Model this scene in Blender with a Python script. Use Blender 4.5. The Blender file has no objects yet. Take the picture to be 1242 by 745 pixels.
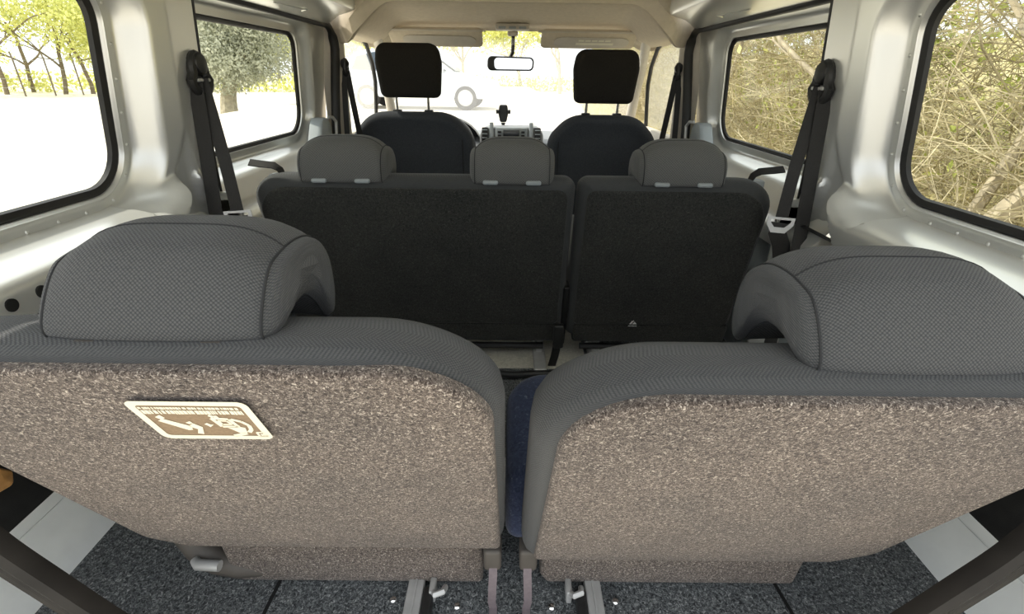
import bpy, bmesh, math, random
from math import sin, cos, pi, radians, sqrt
from mathutils import Vector, Matrix
random.seed(7)
C = bpy.context.scene.collection
SC = bpy.context.scene

# ------------------------------------------------------------------ camera, world, sun, exposure
FOC = 600.0
pitch, roll, yaw = radians(25.17), radians(0.8), radians(-0.35)
fw = Vector((-sin(yaw) * cos(pitch), cos(yaw) * cos(pitch), -sin(pitch)))
rt = fw.cross(Vector((0, 0, 1))).normalized(); up = rt.cross(fw)
r2 = rt * cos(roll) + up * sin(roll); u2 = up * cos(roll) - rt * sin(roll)
cam = bpy.data.cameras.new('camera'); cam.sensor_width = 36; cam.sensor_fit = 'HORIZONTAL'
cam.lens = 36 * FOC / 1242; cam.clip_start = 0.01; cam.clip_end = 400
co = bpy.data.objects.new('camera', cam); C.objects.link(co)
M = Matrix((r2, u2, -fw)).transposed().to_4x4(); M.translation = Vector((0, 0, 0.77)); co.matrix_world = M
SC.camera = co

w = bpy.data.worlds.new('sky'); SC.world = w; w.use_nodes = True
bg = w.node_tree.nodes['Background']; bg.inputs[0].default_value = (0.93, 0.97, 1.0, 1); bg.inputs[1].default_value = 1.75
sun = bpy.data.lights.new('sun', 'SUN'); sun.energy = 5.0; sun.angle = radians(0.6); sun.color = (1.0, 0.94, 0.84)
so = bpy.data.objects.new('sun', sun); C.objects.link(so)
so.rotation_euler = Vector((0.62, -0.08, -0.72)).to_track_quat('-Z', 'Y').to_euler()
so.location = (-12, 0, 20)
SC.view_settings.view_transform = 'Standard'; SC.view_settings.look = 'None'
SC.view_settings.gamma = 1; SC.view_settings.use_curve_mapping = False
SC.view_settings.exposure = 0.12
SC.cycles.use_denoising = True
SC.cycles.max_bounces = 10; SC.cycles.transparent_max_bounces = 24
SC.cycles.sample_clamp_indirect = 6

# ------------------------------------------------------------------ materials
def nt(name):
    m = bpy.data.materials.new(name); m.use_nodes = True
    t = m.node_tree; return m, t, t.nodes['Principled BSDF']
def N(t, kind, **kw):
    n = t.nodes.new(kind)
    for k, v in kw.items(): setattr(n, k, v)
    return n
def ramp(t, fac, stops):
    r = N(t, 'ShaderNodeValToRGB')
    els = r.color_ramp.elements
    while len(els) < len(stops): els.new(0.5)
    for e, (p, c) in zip(els, stops): e.position = p; e.color = (*c, 1)
    t.links.new(fac, r.inputs[0]); return r
def plain(name, col, rough=.5, metal=0.0, spec=.5, var=.08, scale=30, bump=0.0, bscale=200):
    m, t, b = nt(name)
    tc = N(t, 'ShaderNodeTexCoord'); no = N(t, 'ShaderNodeTexNoise'); no.inputs['Scale'].default_value = scale
    no.inputs['Detail'].default_value = 4
    t.links.new(tc.outputs['Object'], no.inputs['Vector'])
    c0 = tuple(c * (1 - var) for c in col); c1 = tuple(min(1, c * (1 + var)) for c in col)
    r = ramp(t, no.outputs[0], [(.3, c0), (.7, c1)])
    t.links.new(r.outputs[0], b.inputs['Base Color'])
    b.inputs['Roughness'].default_value = rough; b.inputs['Metallic'].default_value = metal
    b.inputs['Specular IOR Level'].default_value = spec
    if bump:
        n2 = N(t, 'ShaderNodeTexNoise'); n2.inputs['Scale'].default_value = bscale
        t.links.new(tc.outputs['Object'], n2.inputs['Vector'])
        bp = N(t, 'ShaderNodeBump'); bp.inputs['Strength'].default_value = bump; bp.inputs['Distance'].default_value = .002
        t.links.new(n2.outputs[0], bp.inputs['Height']); t.links.new(bp.outputs[0], b.inputs['Normal'])
    return m
def carpet(name, stops, scale=300, stretch=(1, 1, 1), bump=.6, fleck=None):
    m, t, b = nt(name)
    tc = N(t, 'ShaderNodeTexCoord'); mp = N(t, 'ShaderNodeMapping'); mp.inputs['Scale'].default_value = stretch
    t.links.new(tc.outputs['Object'], mp.inputs[0])
    no = N(t, 'ShaderNodeTexNoise'); no.inputs['Scale'].default_value = scale; no.inputs['Detail'].default_value = 3
    no.inputs['Roughness'].default_value = .65; no.inputs['Distortion'].default_value = 1.2
    t.links.new(mp.outputs[0], no.inputs['Vector'])
    r = ramp(t, no.outputs[0], stops)
    n3 = N(t, 'ShaderNodeTexNoise'); n3.inputs['Scale'].default_value = 9
    t.links.new(tc.outputs['Object'], n3.inputs['Vector'])
    r3 = ramp(t, n3.outputs[0], [(.3, (.88, .88, .88)), (.7, (1.1, 1.08, 1.06))])
    mx = N(t, 'ShaderNodeMix', data_type='RGBA', blend_type='MULTIPLY'); mx.inputs[0].default_value = 1
    t.links.new(r.outputs[0], mx.inputs[6]); t.links.new(r3.outputs[0], mx.inputs[7])
    t.links.new(mx.outputs[2], b.inputs['Base Color'])
    b.inputs['Roughness'].default_value = .95; b.inputs['Specular IOR Level'].default_value = .1
    b.inputs['Sheen Weight'].default_value = .15
    bp = N(t, 'ShaderNodeBump'); bp.inputs['Strength'].default_value = bump; bp.inputs['Distance'].default_value = .003
    t.links.new(no.outputs[0], bp.inputs['Height']); t.links.new(bp.outputs[0], b.inputs['Normal'])
    return m
def weave(name, dark, light, pitch=.0024, bump=.7):
    m, t, b = nt(name)
    uv = N(t, 'ShaderNodeUVMap'); mp = N(t, 'ShaderNodeMapping')
    mp.inputs['Rotation'].default_value = (0, 0, radians(45)); s = 1 / pitch; mp.inputs['Scale'].default_value = (s, s, s)
    t.links.new(uv.outputs[0], mp.inputs[0])
    vo = N(t, 'ShaderNodeTexVoronoi', voronoi_dimensions='2D'); vo.inputs['Scale'].default_value = 1; vo.inputs['Randomness'].default_value = .12
    t.links.new(mp.outputs[0], vo.inputs['Vector'])
    r = ramp(t, vo.outputs['Distance'], [(.1, light), (.62, dark)])
    t.links.new(r.outputs[0], b.inputs['Base Color'])
    b.inputs['Roughness'].default_value = .9; b.inputs['Specular IOR Level'].default_value = .15
    b.inputs['Sheen Weight'].default_value = .12
    iv = N(t, 'ShaderNodeMath', operation='SUBTRACT'); iv.inputs[0].default_value = 1
    t.links.new(vo.outputs['Distance'], iv.inputs[1])
    bp = N(t, 'ShaderNodeBump'); bp.inputs['Strength'].default_value = bump; bp.inputs['Distance'].default_value = .0015
    t.links.new(iv.outputs[0], bp.inputs['Height']); t.links.new(bp.outputs[0], b.inputs['Normal'])
    return m
def glass(name, tint=(.96, .97, .95), gloss=.025, veil=0.0):
    m = bpy.data.materials.new(name); m.use_nodes = True; t = m.node_tree
    t.nodes.remove(t.nodes['Principled BSDF']); out = t.nodes['Material Output']
    tr = N(t, 'ShaderNodeBsdfTransparent'); tr.inputs[0].default_value = (*tint, 1)
    gl = N(t, 'ShaderNodeBsdfGlossy'); gl.inputs['Roughness'].default_value = .03
    mx = N(t, 'ShaderNodeMixShader'); mx.inputs[0].default_value = gloss
    t.links.new(tr.outputs[0], mx.inputs[1]); t.links.new(gl.outputs[0], mx.inputs[2])
    last = mx
    if veil:  # white translucent share lays a glare veil over the pane
        tl = N(t, 'ShaderNodeBsdfTranslucent'); tl.inputs[0].default_value = (1, .98, .93, 1)
        m2 = N(t, 'ShaderNodeMixShader'); m2.inputs[0].default_value = veil
        t.links.new(mx.outputs[0], m2.inputs[1]); t.links.new(tl.outputs[0], m2.inputs[2]); last = m2
    t.links.new(last.outputs[0], out.inputs[0]); return m

PAINT = plain('silver_paint', (.74, .74, .705), rough=.30, metal=.55, var=.03, scale=6)
pb = PAINT.node_tree.nodes['Principled BSDF']; pb.inputs['Coat Weight'].default_value = .5; pb.inputs['Coat Roughness'].default_value = .18
HEADL = plain('headliner_fabric', (.62, .54, .42), rough=.9, spec=.1, var=.05, scale=60, bump=.3, bscale=500)
TRIM = plain('beige_trim', (.55, .50, .42), rough=.55, var=.05)
GREYP = plain('grey_plastic', (.30, .33, .34), rough=.5, var=.05)
BLACKP = plain('black_plastic', (.018, .018, .018), rough=.42, var=.3, scale=40, bump=.25, bscale=600)
RUBBER = plain('black_rubber', (.014, .013, .012), rough=.55, var=.3, scale=20)
SEAL = plain('seal_rubber', (.026, .023, .020), rough=.6, spec=.3, var=.25, scale=20)
WEB = plain('belt_webbing', (.022, .021, .020), rough=.75, var=.2, scale=300)
STRAPM = plain('purple_grey_strap', (.17, .14, .15), rough=.8, var=.1, scale=200)
METAL = plain('bare_metal', (.50, .50, .49), rough=.4, metal=.3, var=.1)
CHROME = plain('chrome', (.8, .8, .8), rough=.15, metal=1.0, var=.03)
WEAVE = weave('grey_weave', (.040, .043, .047), (.110, .111, .110))
WEAVE3 = weave('charcoal_weave', (.040, .042, .043), (.075, .078, .078), pitch=.004, bump=.3)
WEAVE2 = weave('grey_weave_fine', (.085, .086, .083), (.15, .15, .145), pitch=.004, bump=.3)
NAVY = carpet('navy_fabric', [(.35, (.022, .030, .062)), (.62, (.040, .052, .10)), (.72, (.12, .14, .18))], scale=160, bump=.2)
FRONTF = plain('front_seat_fabric', (.058, .063, .072), rough=.9, spec=.15, var=.15, scale=200, bump=.2, bscale=600)
FRONTH = plain('front_headrest_fabric', (.026, .024, .021), rough=.95, spec=.1, var=.15, scale=200, bump=.2, bscale=600)
BACKC = carpet('heather_carpet', [(.32, (.020, .015, .013)), (.46, (.090, .072, .062)), (.57, (.195, .162, .140)), (.69, (.60, .54, .47))], scale=400, bump=.7)
BACKD = carpet('charcoal_back_carpet', [(.35, (.020, .021, .020)), (.6, (.045, .046, .043)), (.75, (.085, .085, .08))], scale=260, bump=.4)
FLOORC = carpet('floor_carpet', [(.34, (.014, .016, .018)), (.47, (.070, .077, .082)), (.60, (.19, .205, .21)), (.70, (.46, .47, .47))], scale=210, bump=.9)
PALE = carpet('sunlit_floor', [(.3, (.42, .41, .35)), (.7, (.66, .64, .56))], scale=120, bump=.3)  # pale colour stands for sunlight on the floor
SILLM = plain('lit_sill_paint', (.84, .86, .84), rough=.35, metal=.08, var=.03)  # body silver made lighter and less metallic, so the sill is coloured as lit
SEAMM = plain('seam_thread', (.022, .023, .025), rough=.9, var=.1)
CREAM = plain('cream_print', (.78, .74, .60), rough=.6, var=.03)
TANP = plain('tan_print', (.24, .17, .105), rough=.8, var=.15, scale=400)
WHITEP = plain('white_print', (.75, .75, .74), rough=.6, var=.02)
HOLE = plain('hole_black', (.006, .006, .006), rough=.9, var=.1)
TANW = plain('tan_wood', (.52, .27, .09), rough=.6, var=.25, scale=50)
GLASS = glass('window_glass'); WIND = glass('glare_windscreen', veil=.16, gloss=.03)  # windscreen glass has overexposure glare mixed in as a whitish veil
DASHM = plain('dashboard_grey', (.22, .23, .24), rough=.6, var=.05)
DASHS = plain('dashboard_silver', (.40, .44, .46), rough=.4, metal=.3, var=.03)
SCREEN = plain('radio_display', (.04, .045, .05), rough=.25, var=.1)
MIRR = plain('mirror_face', (.85, .85, .85), rough=.03, metal=1, var=.01)

# ------------------------------------------------------------------ helpers
ROOT = {}
class MB:
    def __init__(s): s.v = []; s.f = []; s.uv = {}
    def add(s, vs, fs, uvs=None):
        o = len(s.v); s.v += [tuple(p) for p in vs]; s.f += [tuple(i + o for i in f) for f in fs]
        if uvs:
            for i, q in enumerate(uvs): s.uv[o + i] = q
        return s
    def rings(s, R, closed=True, cap0=False, cap1=False, uv=None):
        n = len(R[0]); vs = [p for r in R for p in r]; fs = []
        m = n if closed else n - 1
        for i in range(len(R) - 1):
            for j in range(m):
                a, b = i * n + j, i * n + (j + 1) % n
                fs.append((a, b, b + n, a + n))
        if cap0: fs.append(tuple(reversed(range(n))))
        if cap1: fs.append(tuple(range((len(R) - 1) * n, len(R) * n)))
        return s.add(vs, fs, uv)
    def box(s, c, d, rot=None, bev=.0):
        bm = bmesh.new(); bmesh.ops.create_cube(bm, size=1)
        for v in bm.verts: v.co = Vector((v.co.x * d[0], v.co.y * d[1], v.co.z * d[2]))
        if bev: bmesh.ops.bevel(bm, geom=bm.edges[:], offset=bev, segments=3, profile=.5, affect='EDGES')
        mt = Matrix.Translation(c) @ (rot.to_4x4() if rot else Matrix())
        bm.transform(mt); bm.verts.index_update()
        s.add([v.co[:] for v in bm.verts], [tuple(v.index for v in f.verts) for f in bm.faces]); bm.free(); return s
    def tube(s, pts, r, seg=8, closed=False, flat=None):
        pts = [Vector(p) for p in pts]; n = len(pts); R = []
        prev = None
        for i, p in enumerate(pts):
            if closed: t = pts[(i + 1) % n] - pts[i - 1]
            else: t = pts[min(i + 1, n - 1)] - pts[max(i - 1, 0)]
            t.normalize()
            if prev is None:
                a = Vector((0, 0, 1)) if abs(t.z) < .9 else Vector((1, 0, 0))
                x = t.cross(a).normalized()
            else:
                x = (prev - t * prev.dot(t)).normalized()
            prev = x; y = t.cross(x)
            rr = r[i] if isinstance(r, (list, tuple)) else r
            R.append([p + x * rr * cos(2 * pi * k / seg) + y * rr * sin(2 * pi * k / seg) for k in range(seg)])
        if closed: R.append(R[0])
        return s.rings(R, True, not closed, not closed)
    def lathe(s, c, axis, prof, seg=16):
        axis = Vector(axis).normalized(); a = Vector((0, 0, 1)) if abs(axis.z) < .9 else Vector((1, 0, 0))
        x = axis.cross(a).normalized(); y = axis.cross(x); c = Vector(c)
        R = [[c + axis * h + (x * cos(2 * pi * k / seg) + y * sin(2 * pi * k / seg)) * r for k in range(seg)] for r, h in prof]
        return s.rings(R, True, True, True)
    def ribbon(s, pts, wdir, width, th=.0014):
        wdir = Vector(wdir).normalized(); pts = [Vector(p) for p in pts]; R = []
        for i, p in enumerate(pts):
            t = (pts[min(i + 1, len(pts) - 1)] - pts[max(i - 1, 0)]).normalized()
            x = (wdir - t * wdir.dot(t)).normalized(); y = t.cross(x)
            R.append([p + x * width / 2 * a + y * th * b for a, b in ((-1, -1), (1, -1), (1, 1), (-1, 1))])
        return s.rings(R, True, True, True)
    def poly(s, pts, nrm, th):
        nrm = Vector(nrm).normalized() * th; p = [Vector(q) for q in pts]
        return s.rings([p, [q + nrm for q in p]], True, True, True)
    def build(s, name, mat, parent=None, smooth=True, angle=40):
        me = bpy.data.meshes.new(name)
        off = Vector((0, 0, 0)); q = parent
        if parent is not None: off = ROOT[parent.name]
        me.from_pydata([(x - off.x, y - off.y, z - off.z) for x, y, z in s.v], [], s.f)
        me.materials.append(mat)
        if s.uv:
            l = me.uv_layers.new(name='UVMap')
            for lp in me.loops: l.data[lp.index].uv = s.uv.get(lp.vertex_index, (0, 0))
        bm = bmesh.new(); bm.from_mesh(me); bmesh.ops.recalc_face_normals(bm, faces=bm.faces[:])
        for f in bm.faces: f.smooth = smooth
        if smooth:
            for e in bm.edges:
                if len(e.link_faces) == 2 and e.calc_face_angle(0) > radians(angle): e.smooth = False
        bm.to_mesh(me); bm.free()
        o = bpy.data.objects.new(name, me); C.objects.link(o)
        if parent is not None: o.parent = parent
        ROOT[o.name] = off
        return o
def thing(name, label, cat, loc, group=None):
    o = bpy.data.objects.new(name, None); C.objects.link(o); o.location = loc; o.empty_display_size = .05
    ROOT[o.name] = Vector(loc); o['label'] = label; o['category'] = cat
    if group: o['group'] = group
    return o
def tag(o, label, cat, group=None, kind=None):
    o['label'] = label; o['category'] = cat
    if group: o['group'] = group
    if kind: o['kind'] = kind
    return o
def struct(name, loc=(0, 0, 0), label=None, cat=None):
    o = bpy.data.objects.new(name, None); C.objects.link(o); o.location = loc; ROOT[o.name] = Vector(loc); o['kind'] = 'structure'
    if label: o['label'] = label; o['category'] = cat
    return o
def sm(x, a, b):
    t = max(0, min(1, (x - a) / (b - a))); return t * t * (3 - 2 * t)
def rpoly(pts, radii, inset=0.0, seg=8):
    """rounded convex polygon (counter-clockwise), its edges moved inwards by inset"""
    n = len(pts); P = [Vector(p) for p in pts]; Q = []
    for i in range(n):
        a, b, c = P[i - 1], P[i], P[(i + 1) % n]
        e1 = (b - a).normalized(); e2 = (c - b).normalized()
        n1 = Vector((-e1.y, e1.x)); n2 = Vector((-e2.y, e2.x))
        k = inset / max(.2, 1 + n1.dot(n2)); Q.append(b + (n1 + n2) * k)
    out = []
    for i in range(n):
        a, b, c = Q[i - 1], Q[i], Q[(i + 1) % n]
        r = max(radii[i] - inset, .003)
        d1 = (a - b).normalized(); d2 = (c - b).normalized()
        ang = d1.angle(d2); tl = r / math.tan(ang / 2)
        tl = min(tl, .49 * (a - b).length, .49 * (c - b).length); r = tl * math.tan(ang / 2)
        p1 = b + d1 * tl; p2 = b + d2 * tl
        cc = b + (d1 + d2).normalized() * (r / sin(ang / 2))
        v1 = p1 - cc; v2 = p2 - cc; th = v1.angle(v2) if v1.length > 1e-6 else 0
        sgn = 1 if v1.x * v2.y - v1.y * v2.x > 0 else -1
        for k in range(seg + 1):
            q = th * k / seg * sgn
            out.append(cc + Vector((v1.x * cos(q) - v1.y * sin(q), v1.x * sin(q) + v1.y * cos(q))))
    return out
def dens(poly, maxlen):
    out = []
    for i, p in enumerate(poly):
        q = poly[(i + 1) % len(poly)]; k = max(1, int(math.ceil((q - p).length / maxlen)))
        out += [p.lerp(q, j / k) for j in range(k)]
    return out
def pad(mb, pts, radii, mapf, prof, puff=(0, 0), seg=8, maxlen=.03):
    """closed cushion: outline rings at (inset, depth) of prof, both faces closed and puffed"""
    base = rpoly(pts, radii, 0, seg); R = []; UV = []
    counts = None
    def ring(inset):
        nonlocal counts
        p = rpoly(pts, radii, inset, seg)
        if counts is None:
            counts = []
            for i, a in enumerate(p): counts.append(max(1, int(math.ceil((p[(i + 1) % len(p)] - a).length / maxlen))))
        o = []
        for i, a in enumerate(p):
            b = p[(i + 1) % len(p)]
            o += [a.lerp(b, j / counts[i]) for j in range(counts[i])]
        return o
    O = [(ring(i), n) for i, n in prof]
    cen = sum(O[0][0], Vector((0, 0))) / len(O[0][0])
    full = []
    for k in (.12, .45, .78): full.append(([cen + (q - cen) * k for q in O[0][0]], prof[0][1] - puff[0] * (1 - k * k)))
    full += O
    for k in (.78, .45, .12): full.append(([cen + (q - cen) * k for q in O[-1][0]], prof[-1][1] + puff[1] * (1 - k * k)))
    arc = 0; prev = None
    for r, n in full:
        R.append([mapf(q.x, q.y, n) for q in r])
        if prev is not None: arc += (Vector(R[-1][0]) - Vector(prev)).length
        prev = R[-1][0]; per = 0
        for i, q in enumerate(R[-1]):
            UV.append((per, arc)); per += (Vector(R[-1][(i + 1) % len(R[-1])]) - Vector(q)).length
    mb.rings(R, True, True, True, UV); return mb
def arcprof(inset, th, k=5):
    """profile rolling from the rear face over the edge to the front face"""
    r = inset; o = []
    for i in range(k + 1): a = pi / 2 * i / k; o.append((r * (1 - sin(a)), r * (1 - cos(a))))
    for i in range(k + 1): a = pi / 2 * i / k; o.append((r * (1 - cos(a)), th - r * (1 - sin(a))))
    return o

# ------------------------------------------------------------------ setting: ground outside, floor, walls, roof
g = MB()
def gz(x, y): return -.5 + .38 * sm(y, 5, 14) * sm(x, -9.0, -6.5) * (1 - sm(x, 1.2, 2.4)) 
gx = [-160, -80, -40, -20, -12] + [-9.5 + .5 * i for i in range(26)] + [5, 8, 16, 40, 80, 160]
gy = [-160, -60, -20, -5, 0] + [4 + .7 * i for i in range(18)] + [18, 25, 40, 80, 160, 260]
g.rings([[(x, y, gz(x, y)) for x in gx] for y in gy], False)
GROUNDM = carpet('pale_gravel', [(.3, (.62, .57, .46)), (.7, (.84, .79, .68))], scale=3, bump=.1)
o = g.build('ground', GROUNDM); o['kind'] = 'structure'

fl = MB(); nx = 12
fl.box((0, 1.28, -.012), (1.48, 2.06, .024), bev=.003)
floor = fl.build('floor', FLOORC); floor['kind'] = 'structure'
sl = MB()
for x0, x1, y0, y1 in ((-.385, -.372, .30, .70), (.470, .440, .30, .70)):
    sl.ribbon([(x0, y0, .0012), (x1, y1, .0012)], (1, 0, 0), .005, .001)
sl.build('carpet_seam', HOLE, floor)
lf = MB(); lf.box((0, 1.74, .002), (.46, 1.04, .006), bev=.002); o = lf.build('floor_sun_patch', PALE); o['kind'] = 'structure'  # thin pale slab added as the sunlit floor under the second row
lf = MB(); lf.box((0, 3.0, -.08), (1.5, 1.5, .04)); o = lf.build('floor_front', PALE); o['kind'] = 'structure'

WIN_R = ([(.30, .570), (.945, .570), (.955, .90), (.30, .90)], [.08, .075, .06, .06])     # rear side window, (y, z)
WIN_S = ([(1.02, .574), (1.905, .574), (1.862, .882), (1.02, .882)], [.06, .07, .05, .05])  # sliding door window
def glassX(z): return .745 - max(0, z - .57) * .13
def loops(win, offs, maxlen=.025, seg=8):
    """rings round a window opening at the given outward distances"""
    pts, rad = win; base = rpoly(pts, rad, 0, seg)
    cnt = [max(1, int(math.ceil((base[(i + 1) % len(base)] - a).length / maxlen))) for i, a in enumerate(base)]
    out = []
    for d in offs:
        p = rpoly(pts, rad, -d, seg); o = []
        for i, a in enumerate(p):
            b = p[(i + 1) % len(p)]; o += [a.lerp(b, j / cnt[i]) for j in range(cnt[i])]
        out.append(o)
    return out
def clampring(ring, y0, y1, z0, z1): return [Vector((min(max(q.x, y0), y1), min(max(q.y, z0), z1))) for q in ring]

LEDGE = [(.575, .745), (.556, .728), (.548, .718), (.540, .700), (.532, .668), (.526, .648), (.520, .636), (.513, .630), (.50, .628), (.40, .628)]
def ledgeX(z):
    if z > .575: return .745 + (z - .575) * 1.6
    for (z0, x0), (z1, x1) in zip(LEDGE, LEDGE[1:]):
        if z >= z1: return x0 + (x1 - x0) * (z0 - z) / (z0 - z1)
    return .628
def quarterX(y, z, d):
    """inner half-width of the rear quarter panel; d = distance from the window opening"""
    gx = glassX(z)
    pil = .664 - max(0, z - .57) * .10
    crease = 1.05
    if y < crease: pil += (crease - y) * .30
    zl = z - .045 * sm(y, .93, 1.03)
    led = ledgeX(zl)
    if y < .90: inner = led if z < .6 else pil
    else:
        k = .035; h = max(k - abs(pil - led), 0) / k; inner = min(pil, led) - h * h * k * .25
        t = (.672 - z) / .16
        if t > 0:
            yl = 1.05 - .085 * t ** 1.6; yr = 1.052 + .030 * t
            e = min(y - yl, yr - y); base = pil + .013
            kk = sm(e, -.006, .016) * sm(t, 0, .2); inner = inner * (1 - kk) + max(base, inner) * kk
            q = sm(y, yr - .014, yr + .014); inner = inner * (1 - q) + pil * q
    if d < .006: return gx
    if d < .030: return gx - .012 - .04 * (d - .006) - .005 * max(0, 1 - abs(d - .0115) / .0035)
    k = sm(d, .030, .062)
    if y < .90 and z < .6: k = sm(d, .028, .036)
    return (gx - .013) * (1 - k) + inner * k
def build_side(s):
    side = 'left' if s < 0 else 'right'
    wall = struct('wall_' + side)
    # rear quarter panel with its window hole
    offs = [0, .004, .007, .009, .011, .013, .016, .02, .026, .029, .032, .035, .038, .041, .044, .047, .05, .053, .056, .06, .064, .068, .073, .077, .082, .087, .092, .096, .10, .104, .108, .112, .116, .12, .124, .128, .132, .136, .14, .144, .148, .152, .156, .16, .164, .168, .172, .176, .18, .184, .188, .192, .196, .2, .204, .208, .212, .216, .22, .225, .23, .235, .24, .25, .26, .28, .30]
    L = loops(WIN_R, offs, .010, 40); R = []
    for d, ring in zip(offs, L):
        ring = clampring(ring, .19, 1.135, .474, 1.0)
        R.append([(s * quarterX(q.x, q.y, d if d < .12 else max(d, .12)), q.x, q.y) for q in ring])
    mb = MB(); mb.rings(R)
    mb.build('quarter_panel', PAINT, wall, angle=50)
    # jamb that turns outwards at the sliding door opening and the rear jamb
    mb = MB(); R = []
    for z in [.30 + .02 * i for i in range(36)]:
        x = quarterX(1.135, z, .2)
        R.append([(s * (x + a), 1.135 + b, z) for a, b in ((0, 0), (.003, .006), (.012, .009), (.09, .012), (.12, .012))])
    mb.rings(R, False)
    mb.build('door_jamb', PAINT, wall)
    mb = MB(); R = []
    for z in [.0 + .025 * i for i in range(41)]:
        x = .84 if z < .33 else quarterX(.19, max(z, .48), .2)
        R.append([(s * (x + a), .19 + b, z) for a, b in ((.13, -.05), (.02, -.02), (.001, -.008), (.0015, 0), (.004, .03))])
    mb.rings(R, False); mb.build('tailgate_jamb', PAINT, wall)
    # lower flank below the shelf
    mb = MB(); R = []
    for y in [.14 + .05 * i for i in range(20)] + [1.135]:
        R.append([(s * a, y, z) for a, z in ((.86, .36), (.86, .10), (.86, -.1))])
    mb.rings(R, False); mb.build('lower_flank', PAINT, wall)
    mb = MB(); mb.box((s * .755, 1.132, .205), (.26, .012, .60), bev=.003); mb.box((s * .752, .195, .42), (.23, .05, .17), bev=.015)
    mb.box((s * .645, 1.132, .47), (.05, .012, .10), bev=.003)
    mb.build('bulkhead', PAINT, wall)
    # spot-weld dimples on the window flange
    mb = MB(); ring = loops(WIN_R, [.026], .03)[0]
    step = 0; acc = 0
    for i, q in enumerate(ring):
        acc += (ring[(i + 1) % len(ring)] - q).length
        if acc > .042:
            acc = 0; x = quarterX(q.x, q.y, .026)
            mb.lathe((s * (x + .001), q.x, q.y), (-s, 0, 0), [(.0042, 0), (.0036, .0016), (.002, .0026), (.0004, .003)], 8)
    for y, z in ((1.085, .915), (1.115, .68)):
        x = quarterX(y, z, .2); mb.lathe((s * (x + .001), y, z), (-s, 0, 0), [(.010, 0), (.009, .002), (.007, .0024), (.004, .001)], 12)
    mb.build('weld_stud', PAINT, wall)
    # two round holes in the panel under the shelf
    mb = MB()
    for y, z in ((.566, .4985), (.610, .4985)):
        x = quarterX(y, z, .12) ; mb.lathe((s * (x + .002), y, z), (-s, 0, 0), [(.0085, 0), (.0085, .0035), (.006, .0038)], 18)
    mb.build('panel_hole', HOLE, wall)
    # glass and gasket
    wn = struct('window_%d' % (1 if s < 0 else 2))
    ring = loops(WIN_R, [.006])[0]
    mb = MB(); mb.poly([(s * (glassX(q.y) + .002), q.x, q.y) for q in ring], (s, 0, 0), .004); mb.build('pane', GLASS, wn, smooth=False)
    mb = MB(); ri = loops(WIN_R, [-.009, -.007, .002, .006, .007])
    xs = (.0, -.008, -.012, -.010, 0.0)
    mb.rings([[(s * (glassX(q.y) + a), q.x, q.y) for q in r] for r, a in zip(ri, xs)]); mb.build('gasket', RUBBER, wn)
    # sliding door
    dr = struct('door_%d' % (1 if s < 0 else 2))
    def doorX(y, z, d):
        gx = glassX(z) + .028
        inner = gx - .045 - max(0, min(.088, (.545 - z) * .95)) * (1 - sm(y, 1.80, 1.96))
        if d < .005: return gx
        if d < .026: return gx - .014
        k = sm(d, .026, .05); return (gx - .014) * (1 - k) + inner * k
    offs = [0, .004, .006, .012, .02, .026, .032, .038, .044, .05, .06, .075, .09, .11, .14, .2]
    R = []
    for d, ring in zip(offs, loops(WIN_S, offs)):
        ring = clampring(ring, 1.0, 2.06, .40, .95); R.append([(s * doorX(q.x, q.y, d), q.x, q.y) for q in ring])
    mb = MB(); mb.rings(R); mb.build('door_panel', PAINT, dr, angle=50)
    mb = MB(); mb.rings([[(s * (.640 + .08 * sm(y, 1.8, 1.96)), y, .41), (s * (.655 + .06 * sm(y, 1.8, 1.96)), y, .38), (s * .70, y, .30), (s * .70, y, -.05)] for y in (1.0, 1.5, 1.75, 1.8, 1.85, 1.9, 1.96, 2.06)], False)
    mb.build('lower_trim', GREYP, dr)
    ring = loops(WIN_S, [.006])[0]
    mb = MB(); mb.poly([(s * (glassX(q.y) + .030), q.x, q.y) for q in ring], (s, 0, 0), .004); mb.build('pane', GLASS, dr, smooth=False)
    mb = MB(); ri = loops(WIN_S, [-.006, -.004, .003, .007, .008])
    mb.rings([[(s * (glassX(q.y) + .028 + a), q.x, q.y) for q in r] for r, a in zip(ri, (0, -.006, -.010, -.008, 0))]); mb.build('gasket', RUBBER, dr)
    # latch cover
    mb = MB()
    prof = [(1.80, .515), (1.84, .545), (1.885, .605), (1.905, .618), (1.955, .618), (1.97, .60), (1.985, .515)]
    R = []
    for a, k in ((.0, 1), (.03, 1), (.042, .95), (.046, .85)):
        R.append([(s * (.722 - a), 1.91 + (y - 1.91) * k, .56 + (z - .56) * k) for y, z in prof])
    mb.rings(R, True, False, True); lc = mb.build('latch_cover', GREYP, dr)
    mb = MB(); mb.tube([(s * .678, 1.985, .52), (s * .670, 2.0, .56), (s * .668, 2.005, .60), (s * .672, 1.985, .617), (s * .68, 1.96, .618)], .006, 8)
    mb.build('latch_loop', METAL, dr)
    # weatherstrip round the door opening
    ws = MB(); xr = .656
    path = [(s * xr, 1.12, .925)] + [(s * xr, y, .923) for y in (1.3, 1.5, 1.7, 1.9, 1.98)]
    for k in range(1, 7):
        a = pi / 2 * k / 6; path.append((s * xr, 1.99 + .075 * sin(a), .848 + .075 * cos(a)))
    path += [(s * (xr + .004), 2.060, .80), (s * (xr + .01), 2.045, .72), (s * (xr + .018), 2.025, .6), (s * (xr + .02), 2.01, .5), (s * (xr + .02), 2.0, .3), (s * (xr + .02), 2.0, 0)]
    ws.tube(path, [.012 if p[2] > .90 else .017 for p in path], 10)
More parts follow.
